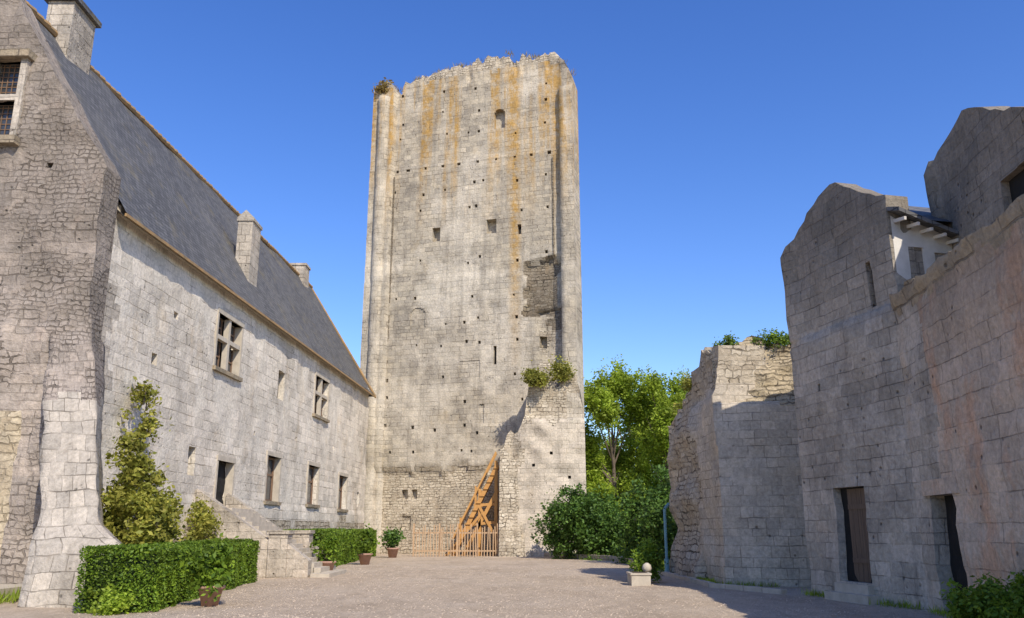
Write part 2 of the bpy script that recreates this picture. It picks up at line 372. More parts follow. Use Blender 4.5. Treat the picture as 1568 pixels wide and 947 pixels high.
def leaf_obj(name,P,size,mat,parent=None,blade=False,upbias=0.3):
    P=np.asarray(P,float); n=len(P)
    s=size*(.6+.8*rng.random(n))[:,None]
    a=rng.normal(size=(n,3)); 
    if blade: a=a*np.array([.35,.35,0])+np.array([0,0,1.0])
    else: a[:,2]*=.7
    a/=np.linalg.norm(a,axis=1)[:,None]
    r=rng.normal(size=(n,3))
    b=np.cross(a,r); b/=np.linalg.norm(b,axis=1)[:,None]+1e-9
    wd=.12 if blade else .55
    V=np.stack([P-(0 if blade else 1)*a*s*.5,P+b*s*wd*.5+(a*s*.3 if blade else 0),P+a*s*(1 if blade else .5),P-b*s*wd*.5+(a*s*.3 if blade else 0)],1).reshape(-1,3)
    me=bpy.data.meshes.new(name)
    me.vertices.add(4*n); me.vertices.foreach_set('co',V.ravel())
    me.loops.add(4*n); me.loops.foreach_set('vertex_index',np.arange(4*n,dtype=np.int32))
    me.polygons.add(n); me.polygons.foreach_set('loop_start',np.arange(0,4*n,4,dtype=np.int32))
    me.materials.append(mat)
    at=me.attributes.new('tint','FLOAT','POINT'); at.data.foreach_set('value',np.repeat(rng.random(n)**1.3,4))
    me.update(calc_edges=True)
    o=bpy.data.objects.new(name,me); C.objects.link(o)
    if parent: o.parent=parent
    return o
def clumps(blobs,ncl,nleaf,spread,shell=.55):
    B=np.array(blobs,float); vol=(B[:,3]*B[:,4]*B[:,5])**.67; pr=vol/vol.sum()
    k=rng.choice(len(B),ncl,p=pr); d=rng.normal(size=(ncl,3)); d/=np.linalg.norm(d,axis=1)[:,None]
    rr=(shell+(1-shell)*rng.random(ncl))[:,None]*(1+.18*rng.normal(size=(ncl,1)))
    c=B[k,:3]+d*B[k,3:]*rr
    per=max(1,nleaf//ncl)
    off=rng.normal(size=(ncl,per,3))*spread*(.5+rng.random((ncl,1,1)))
    P=(c[:,None,:]+off).reshape(-1,3); P[:,2]=np.maximum(P[:,2],.02)
    return P

# ------------------------------------------------------------ ground
mk('ground',[(-900,-900,0),(900,-900,0),(900,900,0),(-900,900,0)],[(0,1,2,3)],[M['gravel']])
pv=[];pfc=[]
for i in range(9000):
    y=17+26*random.random()**1.4; x=random.uniform(-.5*y,.5*y); s=random.uniform(.008,.02)*(1+.02*y); a=random.random()*3
    b=len(pv); c_,s_=math.cos(a)*s,math.sin(a)*s
    pv+=[(x+c_,y+s_,.001),(x-s_,y+c_,.001),(x-c_,y-s_,.001),(x+s_,y-c_,.001),(x+s_*.2,y,s*.7)]
    pfc+=[(b,b+1,b+4),(b+1,b+2,b+4),(b+2,b+3,b+4),(b+3,b,b+4)]
mk('gravel_pebbles',pv,pfc,[M['pebble']])

# ------------------------------------------------------------ donjon
don=empty('donjon_keep')
A=(-11.5,65.0); DD=norm2((16.3,-5.0)); WD=17.05
def ddf(u,z):
    w=.35*noise.noise((u*.8,1.3,2))
    if z<6.1+w: d=-.22
    elif z<20.6: d=.10
    elif z<30.2: d=.05
    else: d=0.0
    d+=(38-z)*.005
    if u<1.95: d+=.45
    if u>15.98: d+=.45 if z<35.5 else .05
    e=noise.noise((u*.9,z*.9,4))*.5
    if 13.2+e<u<15.5+e and 17.2+e<z<21.2-e: d-=.4
    if 14.3+e<u<15.9 and 13.2<z<17.4: d-=.25
    if z>37.0: d-=.35*abs(noise.noise((u*1.5,z*2,6)))
    return d
def dmf(u,z):
    w=.35*noise.noise((u*.8,1.3,2)); e=noise.noise((u*.9,z*.9,4))*.5
    if z<6.1+w and u>1.95: return 2
    if 13.1+e<u<15.6+e and 17.1+e<z<21.3-e: return 3
    if 14.3+e<u<15.9 and 12.8<z<17.6 and noise.noise((u*1.7,z*1.7,1))>-.25: return 3 if z>15.8 else 2
    if z>37.9+.6*noise.noise((u,0,0)): return 2
    return 0
ops=[(5.5,6.15,23.6,24.75,.9),(10.0,10.8,23.8,24.95,.9),(12.5,12.8,23.5,24.3,.6),
     (10.55,11.45,32.6,34.3,.9,'arch'),(3.9,5.1,16.5,18.3,.07,'arch',0),(10.65,10.9,13.5,14.9,.5),
     (14.2,14.7,14.5,15.4,.8),(9.6,9.95,9.2,10.6,.08,'',0),(8.0,9.6,12.6,13.9,.05,'',0),
     (3.5,4.0,3.9,4.55,.5),(4.3,4.75,3.9,4.55,.5),(3.6,4.3,1.7,2.7,.12,'',2),(1.1,1.3,9,10,.3)]
R=random.Random(5)
for ci,(cu,) in enumerate([(2.3,),(4.55,),(6.45,),(8.6,),(9.35,),(12.55,),(14.9,)]):
    for rz in [36.6,34.6,32.6,28.2,26.2,22.1,19.0,17.3,15.4,13.0,11.1,9.0,7.5]:
        if R.random()<.22: continue
        u=cu+R.uniform(-.35,.35); z=rz+R.uniform(-.4,.4)-.12*cu/4
        s=R.uniform(.07,.12)
        if any(o[0]-.3<u<o[1]+.3 and o[2]-.3<z<o[3]+.3 for o in ops): continue
        ops.append((u-s,u+s,z-s,z+s*1.3,.35))
u=2.3
while u<15.7:
    s=R.uniform(.07,.16); ops.append((u-s,u+s*R.uniform(.8,2),29.95-s,29.95+s,.4)); u+=R.uniform(.6,1.7)
ptop=interp([(0,37.4),(.8,38.1),(1.6,38.0),(1.9,37.3),(2.3,37.1),(2.7,37.9),(4.5,38.4),(4.7,38.1),(5.4,38.6),(7.5,38.9),(7.8,38.6),(9.5,39.0),(11.0,38.9),(11.8,39.3),(12.1,38.3),(12.6,38.2),(13.0,38.9),(14.2,38.4),(14.9,38.9),(15.8,38.7),(16.1,37.8),(16.6,37.4),(16.8,36.4),(17.05,35.9)])
panel('keep_front_wall',A,DD,WD,jag(jag(ptop,.18,.62,3),.2,.27,8),ops,[M['donjon'],M['dark'],M['rubble'],M['rubdark']],dmf,.06,.33,1.5,ddf,
      exu=(1.93,1.97,15.95,16.0),exz=(20.54,20.64,30.14,30.24),parent=don,seed=1)
Bp=(A[0]+DD[0]*WD,A[1]+DD[1]*WD)
mb=MB()
a=(A[0]+.25,A[1]+.4);b=(Bp[0]-.25,Bp[1]+.6);c=(b[0]+1.6,b[1]+22);d=(a[0]+2.6,a[1]+22)
mb.hexa([(*a,-.1),(*b,-.1),(*c,-.1),(*d,-.1),(*a,36.4),(*b,35.6),(*c,37.0),(*d,37.0)])
mb.build('keep_body',[M['donjon']],don)
def col_rings(u,off,r,zs,n=14):
    N=(DD[1],-DD[0]); out=[]
    for z in zs:
        rr=r*(1+.003*(38-z)); cx=A[0]+DD[0]*u+N[0]*off; cy=A[1]+DD[1]*u+N[1]*off
        out.append([(cx+rr*math.cos(2*math.pi*i/n),cy+rr*math.sin(2*math.pi*i/n),z) for i in range(n)])
    return out
loft('half_round_buttress',col_rings(1.05,.42,.5,[0,12,25,36.6]),[M['donjon']],1,.5,.06,don,seed=2)
mb=MB()
NN=(DD[1],-DD[0])
for uu in (2.02,15.3):
    mb.obox(A,DD,NN,uu,uu+.09,.02,.2,6.5 if uu<5 else 21.5,29.5,0)
mb.build('drain_chase',[M['rubdark']],don)

# forebuilding ruin
fore=empty('ruined_forebuilding')
ft=interp([(0,7.2),(.4,7.6),(.5,8.2),(1.5,8.5),(1.75,9.3),(1.85,11.1),(2.3,11.9),(3.2,12.1),(3.9,11.3),(4.6,12.7),(5.3,12.2),(5.75,9.6),(5.8,9.4)])
def fmf(u,z):
    e=noise.noise((u,z*.7,9))*.8
    if u<1.35+e*.7: return 1
    if z>8.9+e*1.2: return 2 if u>4.6 and z<11 else 1
    return 0
def fdf(u,z):
    d=(10-z)*.06 if z<10 else 0
    if u<1.2 and z>6: d-=.3
    if z<1.2 : d+=.25*(1.2-z)
    if u>1.8 and z>9: d-=.5
    if u>1.3 and z<9: d+=.35*math.sin(math.pi*min(1,(u-1.3)/4.5))
    return d+.16*noise.noise((u*1.2,z*1.2,3))
panel('ruin_mass',(-.83,58.4),(1,-.04),5.8,jag(ft,.35,.3,5),[(3.4,3.6,6.6,6.8,.3,'',3),(4.6,4.8,5,5.2,.3,'',3),(2.2,2.4,5.8,6,.3,'',3)],
      [M['ruin'],M['rubble'],M['donjon'],M['dark']],fmf,.12,.24,3.6,fdf,parent=fore,seed=4)
loft('broken_corner',[[(-.9,58.0,-.1),(.7,57.4,-.1),(.9,59.5,-.1),(-.7,60,-.1)],[(-.8,58.3,2),(.55,57.8,2),(.7,59.5,2),(-.7,60,2)],[(-.8,58.5,6.2),(.3,58.2,6.2),(.4,59.5,6.2),(-.6,60,6.2)]],[M['rubble']],6,.3,.25,fore)

# timber shoring + stair
sh=MB()
for y in (59.2,60.6):
    sh.beam((-4.0,y,0),(-1.0,y,6.0),.22,.28); sh.beam((-3.3,y,0),(-1.0,y,4.3),.18,.22)
    sh.beam((-1.1,y,0),(-1.1,y,6.3),.2,.2); sh.beam((-2.2,y,0),(-2.2,y,4.4),.18,.18)
    sh.beam((-3.2,y,2.0),(-1.0,y,2.2),.14,.18); sh.beam((-2.6,y,3.3),(-1.0,y,3.4),.14,.18)
    sh.beam((-4.0,y,1.1),(-1.1,y,6.9),.08,.12)
for i in range(13):
    t=i/12; sh.beam((-3.9+2.8*t,59.0,.2+5.6*t),(-3.9+2.8*t,60.8,.2+5.6*t),.3,.07)
for y,(x,z) in((59.2,(-3.5,1.9)),(59.2,(-2.5,4.0)),(60.6,(-3.5,1.9)),(60.6,(-2.5,4.0))): sh.beam((x,y,z-1),(x,y,z+.6),.09,.09)
sh.beam((-4.4,59.1,0),(-2.2,59.1,2.6),.14,.18); sh.beam((-1.1,59.1,1.2),(-2.2,59.1,3.2),.14,.18)
sh.build('timber_shoring',[M['wood']])
pf=MB(); R=random.Random(3)
x=-6.5
while x<-.95:
    l=R.uniform(-.08,.08)+(-.12 if -4.6<x<-3.8 else 0); h=R.uniform(1.7,2.05)
    pf.beam((x,58.0+.1*R.random(),0),(x+l,58.02,h),.06,.03); x+=R.uniform(.15,.22)
for z in(.35,1.5):
    pf.beam((-6.5,58.1,z),(-3.6,58.1,z),.05,.09); pf.beam((-3.55,58.1,z),(-.95,58.1,z),.05,.09)
for x in(-6.5,-4.8,-3.6,-2.3,-.95): pf.beam((x,58.16,0),(x,58.16,2.1),.1,.1)
pf.build('picket_fence',[M['palewood']])

# ------------------------------------------------------------ left lodge
lod=empty('stone_lodge')
X0=-13.55; kx=.0506
LO=(X0+kx*24.2,24.2); LD=norm2((kx,1)); sc=1/LD[1]
def LY(y): return (y-24.2)*sc
lo_ops=[]
wins=[(33.3,35.9,8.0,10.2,'cross'),(41.1,42.2,7.9,9.3,'slit'),(47.6,50.4,8.0,10.2,'cross'),(31.7,32.3,3.65,4.7,'slit'),
      (34.5,36.2,2.55,4.4,'door'),(40.4,42.3,3.0,5.1,'win'),(47.2,49.3,3.05,5.15,'win'),(54.0,56.1,2.95,5.0,'win'),(59.2,59.7,3.2,4.2,'slit'),(29.3,29.7,9.0,9.25,'h'),(38.3,38.5,5.8,6.0,'h'),(52.2,52.4,6.4,6.7,'h'),(44.6,44.8,6.2,6.4,'h'),(28.1,28.5,7.1,7.5,'h')]
for y0,y1,z0,z1,k in wins: lo_ops.append((LY(y0),LY(y1),z0,z1,{'h':.2,'door':.3,'slit':.3}.get(k,.45),'',1))
lt=lambda u:11.62
def lmf(u,z):
    if z<2.2+.8*noise.noise((u*.4,0,3)) and noise.noise((u*.7,z*.7,2))>-.2: return 2
    if u<1.2+.6*noise.noise((z*.9,0,1)) and z<9: return 3
    return 0
panel('lodge_courtyard_wall',LO,LD,LY(61.5),lt,lo_ops,[M['leftwall'],M['dark'],M['rubble'],M['pier']],lmf,.08,.4,.8,
      lambda u,z:(.05 if z<2.9 else 0),exz=(2.80,2.94),parent=lod,seed=6)
tr=MB(); LN=(LD[1],-LD[0])
for y0,y1,z0,z1,k in wins:
    a,b=LY(y0),LY(y1)
    if k=='h': continue
    if k!='slit':
        tr.obox(LO,LD,LN,a-.14,a,-.30,.045,z0,z1,0); tr.obox(LO,LD,LN,b,b+.14,-.30,.045,z0,z1,0)
        tr.obox(LO,LD,LN,a-.14,b+.14,-.30,.06,z1,z1+.2,0)
    if k in('cross','win'): tr.obox(LO,LD,LN,a-.2,b+.2,-.3,.15,z0-.16,z0,4)
    if k=='cross':
        m=(a+b)/2; tr.obox(LO,LD,LN,m-.11,m+.11,-.22,.0,z0,z1,0)
        zz=z0+(z1-z0)*.58; tr.obox(LO,LD,LN,a,m-.11,-.22,-.01,zz-.09,zz+.09,0); tr.obox(LO,LD,LN,m+.11,b,-.22,-.01,zz-.09,zz+.09,0)
        for q0,q1 in((a,m-.11),(m+.11,b)):
            for r0,r1 in((z0,zz-.09),(zz+.09,z1)):
                tr.obox(LO,LD,LN,q0+.002,q1-.002,-.36,-.33,r0,r1,2)
                for e in(q0+.04,q1-.04,(q0+q1)/2): tr.obox(LO,LD,LN,e-.035,e+.035,-.33,-.29,r0,r1,1)
                tr.obox(LO,LD,LN,q0,q1,-.325,-.285,(r0+r1)/2-.03,(r0+r1)/2+.03,1)
    if k=='win':
        tr.obox(LO,LD,LN,a+.002,b-.002,-.36,-.33,z0,z1,2)
        for e in(a+.06,(a+b)/2,b-.06): tr.obox(LO,LD,LN,e-.05,e+.05,-.33,-.27,z0,z1,1)
        for e in(z0+.06,z0+(z1-z0)*.6,z1-.06): tr.obox(LO,LD,LN,a,b,-.325,-.28,e-.05,e+.05,1)
tr.obox(LO,LD,LN,.6,LY(61.3),0,.12,11.2,11.5,0)
tr.build('window_and_door_trim',[M['trim'],M['frame'],M['glass'],M['door'],M['coping']],lod)
def LP(y,off,z): return (X0+kx*y+off,y,z)
EZ=11.55; RZ=19.0; RO=-4.35; OV=.38; YE=62.0
sl=(RZ-EZ)/(-RO)
rf=MB()
e0=LP(24.6,OV,EZ-OV*sl*.6); e1=LP(YE,OV,EZ-OV*sl*.6); r1=LP(60.3,RO,RZ); r0=LP(24.6,RO,RZ)
w0=LP(24.6,2*RO-OV,EZ-.5); w1=LP(YE,2*RO-OV,EZ-.5)
nseg=40
me_v=[];me_f=[];me_uv=[]
slen=math.hypot(RZ-EZ,RO)
for i in range(nseg+1):
    for j in range(9):
        t=i/nseg;s=j/8
        p=Vector(e0).lerp(Vector(e1),t).lerp(Vector(r0).lerp(Vector(r1),t),s)
        dz=.12*noise.noise((p.y*.35,s*3,1)); p+=Vector((sl,0,1)).normalized()*dz
        me_v.append(p)
for i in range(nseg):
    for j in range(8):
        f=(i*9+j,(i+1)*9+j,(i+1)*9+j+1,i*9+j+1); me_f.append(f)
        me_uv.append([(me_v[k].y,(k%9)/8*slen) for k in f])
mk('slate_roof_front',me_v,me_f,[M['slate']],None,me_uv,[True]*len(me_f),lod)
rf.poly([r0,r1,w1,w0]); rf.poly([e1,w1,r1])
d=Vector((0,0,-.12))
rf.poly([Vector(e0)+d,Vector(e1)+d,Vector(e1),Vector(e0)])
rf.poly([Vector(e0)+d,LP(24.6,-.1,EZ-.1),LP(YE,-.1,EZ-.1),Vector(e1)+d])
rf.build('slate_roof_back',[M['slate']],lod)
rd=MB(); R=random.Random(2)
y=24.6
while y<60.1:
    p=LP(y,RO,RZ+.02+R.uniform(-.02,.03)); q=LP(y+.45,RO,RZ+.05+R.uniform(-.02,.03)); rd.tube(p,q,.12,.15,7); y+=.42
rd.tube(LP(60.3,RO,RZ),e1,.1,.1,6)
rd.build('ridge_tiles',[M['ridge']],lod)
ge=MB(); ge.beam((e0[0]+.02,e0[1],e0[2]-.06),(e1[0]+.02,e1[1],e1[2]-.06),.07,.10); ge.build('eaves_board',[M['ridge']],lod)
bw=MB(); bw.hexa([LP(25,-.85,0),LP(61.3,-.85,0),LP(61.3,2*RO,0),LP(25,2*RO,0),LP(25,-.85,11.4),LP(61.3,-.85,11.4),LP(61.3,2*RO,11.4),LP(25,2*RO,11.4)])
bw.build('lodge_core',[M['leftwall']],lod)
ch=MB()
ch.box(-13.0,-12.3,38.0,39.3,12.0,15.9); ch.box(-13.06,-12.24,37.94,39.36,15.9,16.05); ch.poly([(-13.06,37.94,16.05),(-12.24,37.94,16.05),(-12.65,37.94,16.45)]);
ch.poly([(-12.24,37.94,16.05),(-12.24,39.36,16.05),(-12.65,39.36,16.45),(-12.65,37.94,16.45)]);ch.poly([(-13.06,39.36,16.05),(-13.06,37.94,16.05),(-12.65,37.94,16.45),(-12.65,39.36,16.45)])
cy=27.2; cx=X0+kx*cy+RO
ch.box(cx-.4,cx+.55,cy,cy+1.6,17.5,20.4); ch.box(cx-.55,cx+.7,cy-.15,cy+1.75,20.4,20.6,1)
cy=57.0; cx=X0+kx*cy+RO
ch.box(cx-.5,cx+.5,cy,cy+1.2,18.0,19.7); ch.box(cx-.58,cx+.58,cy-.08,cy+1.28,19.7,19.85)
ch.build('chimneys',[M['pier'],M['slate']],lod)
GO=(-23.0,23.75); GD=(1,-.03); GW=23.0-12.25+.15
pk=-16.75+23
gt=interp([(pk-4.9,11.2),(pk,19.75),(GW-.02,12.15),(GW,12.1)])
wx0,wx1=-16.95+23,-15.1+23
mx=(wx0+wx1)/2
gops=[(wx0,mx-.1,13.1,14.35,.35),(mx+.1,wx1,13.1,14.35,.35),(wx0,mx-.1,14.55,15.75,.35),(mx+.1,wx1,14.55,15.75,.35),(6.6,6.85,10.2,10.9,.3),(9.0,9.2,12.2,12.4,.3),(7.2,7.4,9.0,9.2,.3)]
def gmf(u,z):
    e=noise.noise((u*.5,z*.5,3))
    if z<5.0+e*.8 and u<9.4: return 2
    return 0
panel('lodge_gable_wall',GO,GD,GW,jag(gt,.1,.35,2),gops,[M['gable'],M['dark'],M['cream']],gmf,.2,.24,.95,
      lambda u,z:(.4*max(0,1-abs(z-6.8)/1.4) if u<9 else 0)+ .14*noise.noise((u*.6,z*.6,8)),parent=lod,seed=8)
gw=MB(); GDn=norm2(GD); GNn=(GDn[1],-GDn[0])
gw.obox(GO,GDn,GNn,wx0-.3,wx1+.3,-.2,.3,15.75,16.0,3); gw.obox(GO,GDn,GNn,wx0-.3,wx1+.3,-.2,.32,12.85,13.1,3)
for q0,q1 in((wx0,mx-.1),(mx+.1,wx1)):
    for r0,r1 in((13.1,14.35),(14.55,15.75)):
        gw.obox(GO,GDn,GNn,q0+.003,q1-.003,-.28,-.25,r0,r1,2)
        n=5
        for i in range(n): e=q0+(q1-q0)*(i+.5)/n; gw.obox(GO,GDn,GNn,e-.012,e+.012,-.25,-.225,r0,r1,1)
        for i in range(7): e=r0+(r1-r0)*(i+.5)/7; gw.obox(GO,GDn,GNn,q0,q1,-.249,-.228,e-.012,e+.012,1)
gw.obox(GO,GDn,GNn,mx-.1,mx+.1,-.2,.16,13.1,15.75,0)
gw.obox(GO,GDn,GNn,wx0,mx-.1,-.2,.13,14.35,14.55,0);gw.obox(GO,GDn,GNn,mx+.1,wx1,-.2,.13,14.35,14.55,0)
gw.obox(GO,GDn,GNn,wx1,wx1+.2,-.2,.14,13.1,15.75,0);gw.obox(GO,GDn,GNn,wx0-.2,wx0,-.2,.14,13.1,15.75,0)
gw.build('gable_window',[M['pier'],M['frame'],M['glass'],M['coping']],lod)
loft('corner_buttress',[[(-11.2,20.3,-.1),(-8.85,20.1,-.1),(-11.0,25,-.1),(-12.9,25,-.1)],
  [(-11.2,20.5,1.35),(-9.0,20.3,1.35),(-11.1,25,1.35),(-12.9,25,1.35)],
  [(-11.3,20.9,1.85),(-9.9,20.9,1.85),(-11.6,25,1.85),(-12.9,25,1.85)],
  [(-12.1,22.0,4.0),(-10.75,22.0,4.0),(-12.0,25,4.0),(-13.0,25,4.0)],
  [(-12.8,23.0,5.6),(-11.4,23.0,5.6),(-12.1,25,5.6),(-13.1,25,5.6)],
  [(-13.1,23.45,7.2),(-12.0,23.5,7.2),(-12.3,25,7.2),(-13.2,25,7.2)],
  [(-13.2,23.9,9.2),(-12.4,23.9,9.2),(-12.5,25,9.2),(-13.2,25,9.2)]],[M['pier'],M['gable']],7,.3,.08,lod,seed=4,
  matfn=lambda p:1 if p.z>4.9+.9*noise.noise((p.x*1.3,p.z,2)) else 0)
sb=MB(); sb.box(-16.5,-12.3,20.9,23.4,-.05,.32); sb.build('base_slab',[M['trim']],lod)

# ------------------------------------------------------------ entrance steps
st=empty('stone_steps'); sm=MB()
n=15; xw=-11.85
for i in range(n):
    z=2.5*(n-i)/n; x=xw+.9+i*.27
    sm.box(x-.003,x+.27+.02,33.2,36.0,-.05,z-.001*i)
sm.box(xw-.2,xw+.9,33.2,36.4,-.05,2.503)
sm.box(-7.4,-6.7,32.6,36.0,-.05,.14)
sm.build('treads',[M['trim']],st)
def cheek(y0,y1):
    q=MB(); q.hexa([(xw,y0,0),(-9.0,y0,0),(-9.0,y1,0),(xw,y1,0),(xw,y0,3.2),(-9.0,y0,1.3),(-9.0,y1,1.3),(xw,y1,3.2)])
    q.box(-9.0,-8.3,y0-.08,y1+.08,0,1.55); q.box(-9.06,-8.24,y0-.14,y1+.14,1.55,1.68)
    q.hexa([(-8.3,y0,0),(-7.5,y0,0),(-7.5,y1,0),(-8.3,y1,0),(-8.3,y0,1.2),(-7.5,y0,.6),(-7.5,y1,.6),(-8.3,y1,1.2)])
    return q.build('parapet',[M['right']],st)
cheek(32.6,33.15); cheek(36.05,36.6)

# ------------------------------------------------------------ right: ruin stub
ru=empty('ruined_tower_stub')
rt=jag(jag(interp([(0,7.5),(.8,7.8),(1.5,7.95),(2.4,7.6),(3.4,7.75),(4.2,7.2)]),.14,.35,8),.08,.2,3)
def rmf(u,z): return 1 if z>5.65+.35*noise.noise((u,0,5)) else 0
panel('stub_front',(6.66,27.7),(1,-.22),4.2,rt,[(.5,.85,6.75,7.1,.3,'',2)],[M['ruin'],M['ruintop'],M['dark']],rmf,.06,.17,1.6,
      lambda u,z:(-.25-.12*(z-5.7)+.24*noise.noise((u*1.5,z*4.5,2)) if z>5.75 else 0)+.02*(5-z),exz=(5.72,5.78),parent=ru,seed=9)
lt2=jag(jag(interp([(0,5.9),(1.0,6.1),(2.2,6.4),(3.3,6.75),(4.2,7.3),(5.0,7.8),(6.4,7.75),(7.1,7.6)]),.16,.35,9),.1,.2,4)
def lmf2(u,z):
    e=noise.noise((u*.8,z*.8,2)); return 1 if (u<4.6+e or z>6.3+e*.5) else 0
panel('stub_side',(6.38,34.8),(.28,-7.1),7.1,lt2,(),[M['ruin'],M['rubble']],lmf2,.18,.22,1.8,
      lambda u,z:(-.15 if z>6 else 0)+.3*noise.noise((u*.9,z*.9,7))*(1 if u<4.6 else .2)+(.2*(1.5-z) if z<1.5 and u<4.5 else 0),parent=ru,seed=10)

# ------------------------------------------------------------ right: gabled house
gh=empty('gabled_house')
P1=(8.05,23.9); FD=norm2((.219,-1)); FW=4.7; FN=(FD[1],-FD[0])
ft2=jag(interp([(0,9.4),(.12,9.6),(2.45,10.85),(2.7,10.75),(4.5,9.65),(4.7,9.6)]),.06,.3,2)
panel('gable_facade',P1,FD,FW,ft2,[(1.45,2.78,.45,2.74,.22,'',1),(3.7,3.92,7.0,8.15,.15),(1.2,1.35,5.3,5.5,.15)],[M['right'],M['dark'],M['door']],None,.08,.28,.65,
      lambda u,z:.05*(1 if z<6.9 else 0)+(.1 if u<.35 and z>6.9 else 0),exz=(6.88,6.92),parent=gh,seed=11)
I=(-FN[0],-FN[1])
def HP(s,dep,z): return (P1[0]+FD[0]*s+I[0]*dep,P1[1]+FD[1]*s+I[1]*dep,z)
hb=MB()
hb.hexa([HP(.05,.6,0),HP(4.65,.6,0),HP(4.65,7,0),HP(.05,7,0),HP(.05,.6,8.9),HP(4.65,.6,8.9),HP(4.65,7,8.9),HP(.05,7,8.9)])
hb.build('house_walls',[M['right']],gh)
hr=MB()
hr.poly([HP(-.2,.6,8.95),HP(2.4,.6,10.4),HP(2.4,7.2,10.4),HP(-.2,7.2,8.95)]); hr.poly([HP(2.4,.6,10.4),HP(4.9,.6,8.95),HP(4.9,7.2,8.95),HP(2.4,7.2,10.4)])
hr.build('house_roof',[M['slate']],gh)
P2=(P1[0]+FD[0]*FW,P1[1]+FD[1]*FW)
panel('plastered_side_wall',(P2[0]+.1,P2[1]+.02),I,1.75,interp([(0,9.15),(1.75,8.6)]),[(.38,.8,6.8,8.3,.4),(1.1,1.6,7.6,8.2,.3)],[M['plaster'],M['dark']],None,.02,.4,.3,parent=gh,z0=5)
so=MB()
S=lambda a,n,z:(P2[0]+I[0]*a+FD[0]*n,P2[1]+I[1]*a+FD[1]*n,z)
so.hexa([S(.02,.45,9.02),S(1.8,.45,8.45),S(1.8,-.6,8.75),S(.02,-.6,9.4),S(.02,.45,9.12),S(1.8,.45,8.55),S(1.8,-.6,8.85),S(.02,-.6,9.5)],0)
for a in(.2,.55,.9,1.25,1.6): so.beam(S(a,-.1,9.0-.32*a),S(a,.4,8.93-.32*a),.06,.08,1)
so.build('lean_to_roof',[M['slate'],M['plaster']],gh)
dd=MB()
for i in range(5): 
    a=1.80+i*.19; dd.obox(P1,FD,FN,a,a+.18,-.16,-.12,.46,2.70,0)
for z in(.9,2.2): dd.obox(P1,FD,FN,1.82,2.72,-.12,-.095,z,z+.12,0)
dd.obox(P1,FD,FN,1.2,3.0,0.02,.4,-.05,.2,1); dd.obox(P1,FD,FN,1.4,2.8,0.02,.22,.2,.42,1)
dd.build('plank_door_and_step',[M['door'],M['trim']],gh)

lw=empty('courtyard_wall')
QD=norm2((-.0886,-1))
wt=jag(interp([(0,7.05),(3,7.0),(6,6.95),(14,7.0)]),.06,.4,4)
panel('wall_face',(P2[0]-.02,P2[1]+.0),QD,14,wt,[(.75,2.05,-.05,2.4,.3)],[M['rightlong'],M['dark'],M['coping'],M['right']],
      lambda u,z:2 if z>6.6+.22*noise.noise((u*1.2,0,1)) else (3 if u<1.6+noise.noise((u,z*.5,2)) else 0),.08,.15,.6,
      lambda u,z:.0+(.05*min(1,max(0,(z-6.5)*4)))+(.10*noise.noise((u*2,z*4,1)) if z>6.5 else 0)+.06,parent=lw,seed=12)
QN=(QD[1],-QD[0]); w2=MB()
w2.obox(P2,QD,QN,.5,2.3,.0,.12,2.4,2.72,0)
w2.build('door_lintel',[M['rightlong']],lw)
tg=empty('tall_gabled_wall')
tt=jag(interp([(0,10.55),(.3,10.75),(2.1,11.3),(2.4,11.25),(4.7,10.0),(5.2,9.9),(8,8)]),.06,.4,6)
panel('gable_face',(10.8,20.4),(-.0886,-1),8,tt,[(3.4,5.6,8.25,8.95,.18)],[M['right'],M['dark']],None,.08,.3,.6,
      lambda u,z:(.12 if u<.45 else 0),exu=(.43,.47),parent=tg,z0=4,seed=13)
tb=MB(); tb.hexa([(11.3,20.3,0),(16,20.3,0),(16,12.5,0),(11.0,12.5,0),(11.3,20.3,9.9),(16,20.3,9.9),(16,12.5,8),(11.0,12.5,8)]); tb.build('gable_body',[M['right']],tg)

kb=MB(); R=random.Random(9)
pts=[(5.9,35.5),(6.1,27.2),(7.4,24.2)]
for (xa,ya),(xb,yb) in zip(pts[:-1],pts[1:]):
    L=math.hypot(xb-xa,yb-ya); k=int(L/.8)
    for i in range(k):
        a=Vector((xa,ya,.05)).lerp(Vector((xb,yb,.05)),i/k); b=Vector((xa,ya,.05)).lerp(Vector((xb,yb,.05)),(i+.96)/k); kb.beam(a,b,.2,.16+R.uniform(-.02,.02))
kb.build('stone_kerb',[M['trim']])
bd=MB()
pts=[(2.2,57.0),(6.0,49.0),(6.2,41),(5.6,36)]
for (xa,ya),(xb,yb) in zip(pts[:-1],pts[1:]):
    L=math.hypot(xb-xa,yb-ya); k=int(L/.9)
    for i in range(k):
        a=Vector((xa,ya,.12)).lerp(Vector((xb,yb,.12)),i/k); b=Vector((xa,ya,.12)).lerp(Vector((xb,yb,.12)),(i+.97)/k); bd.beam(a,b,.3,.3+R.uniform(-.05,.05))
bd.build('flower_bed_edging',[M['pier']])
mk('grass_bed',[(2.4,57.0,.01),(6.1,49,.01),(6.3,41,.01),(5.8,36,.01),(12,36,.01),(22,62,.01),(22,100,.01),(5,100,.01)],[(0,1,2,3,4,5,6,7)],[M['grass']])

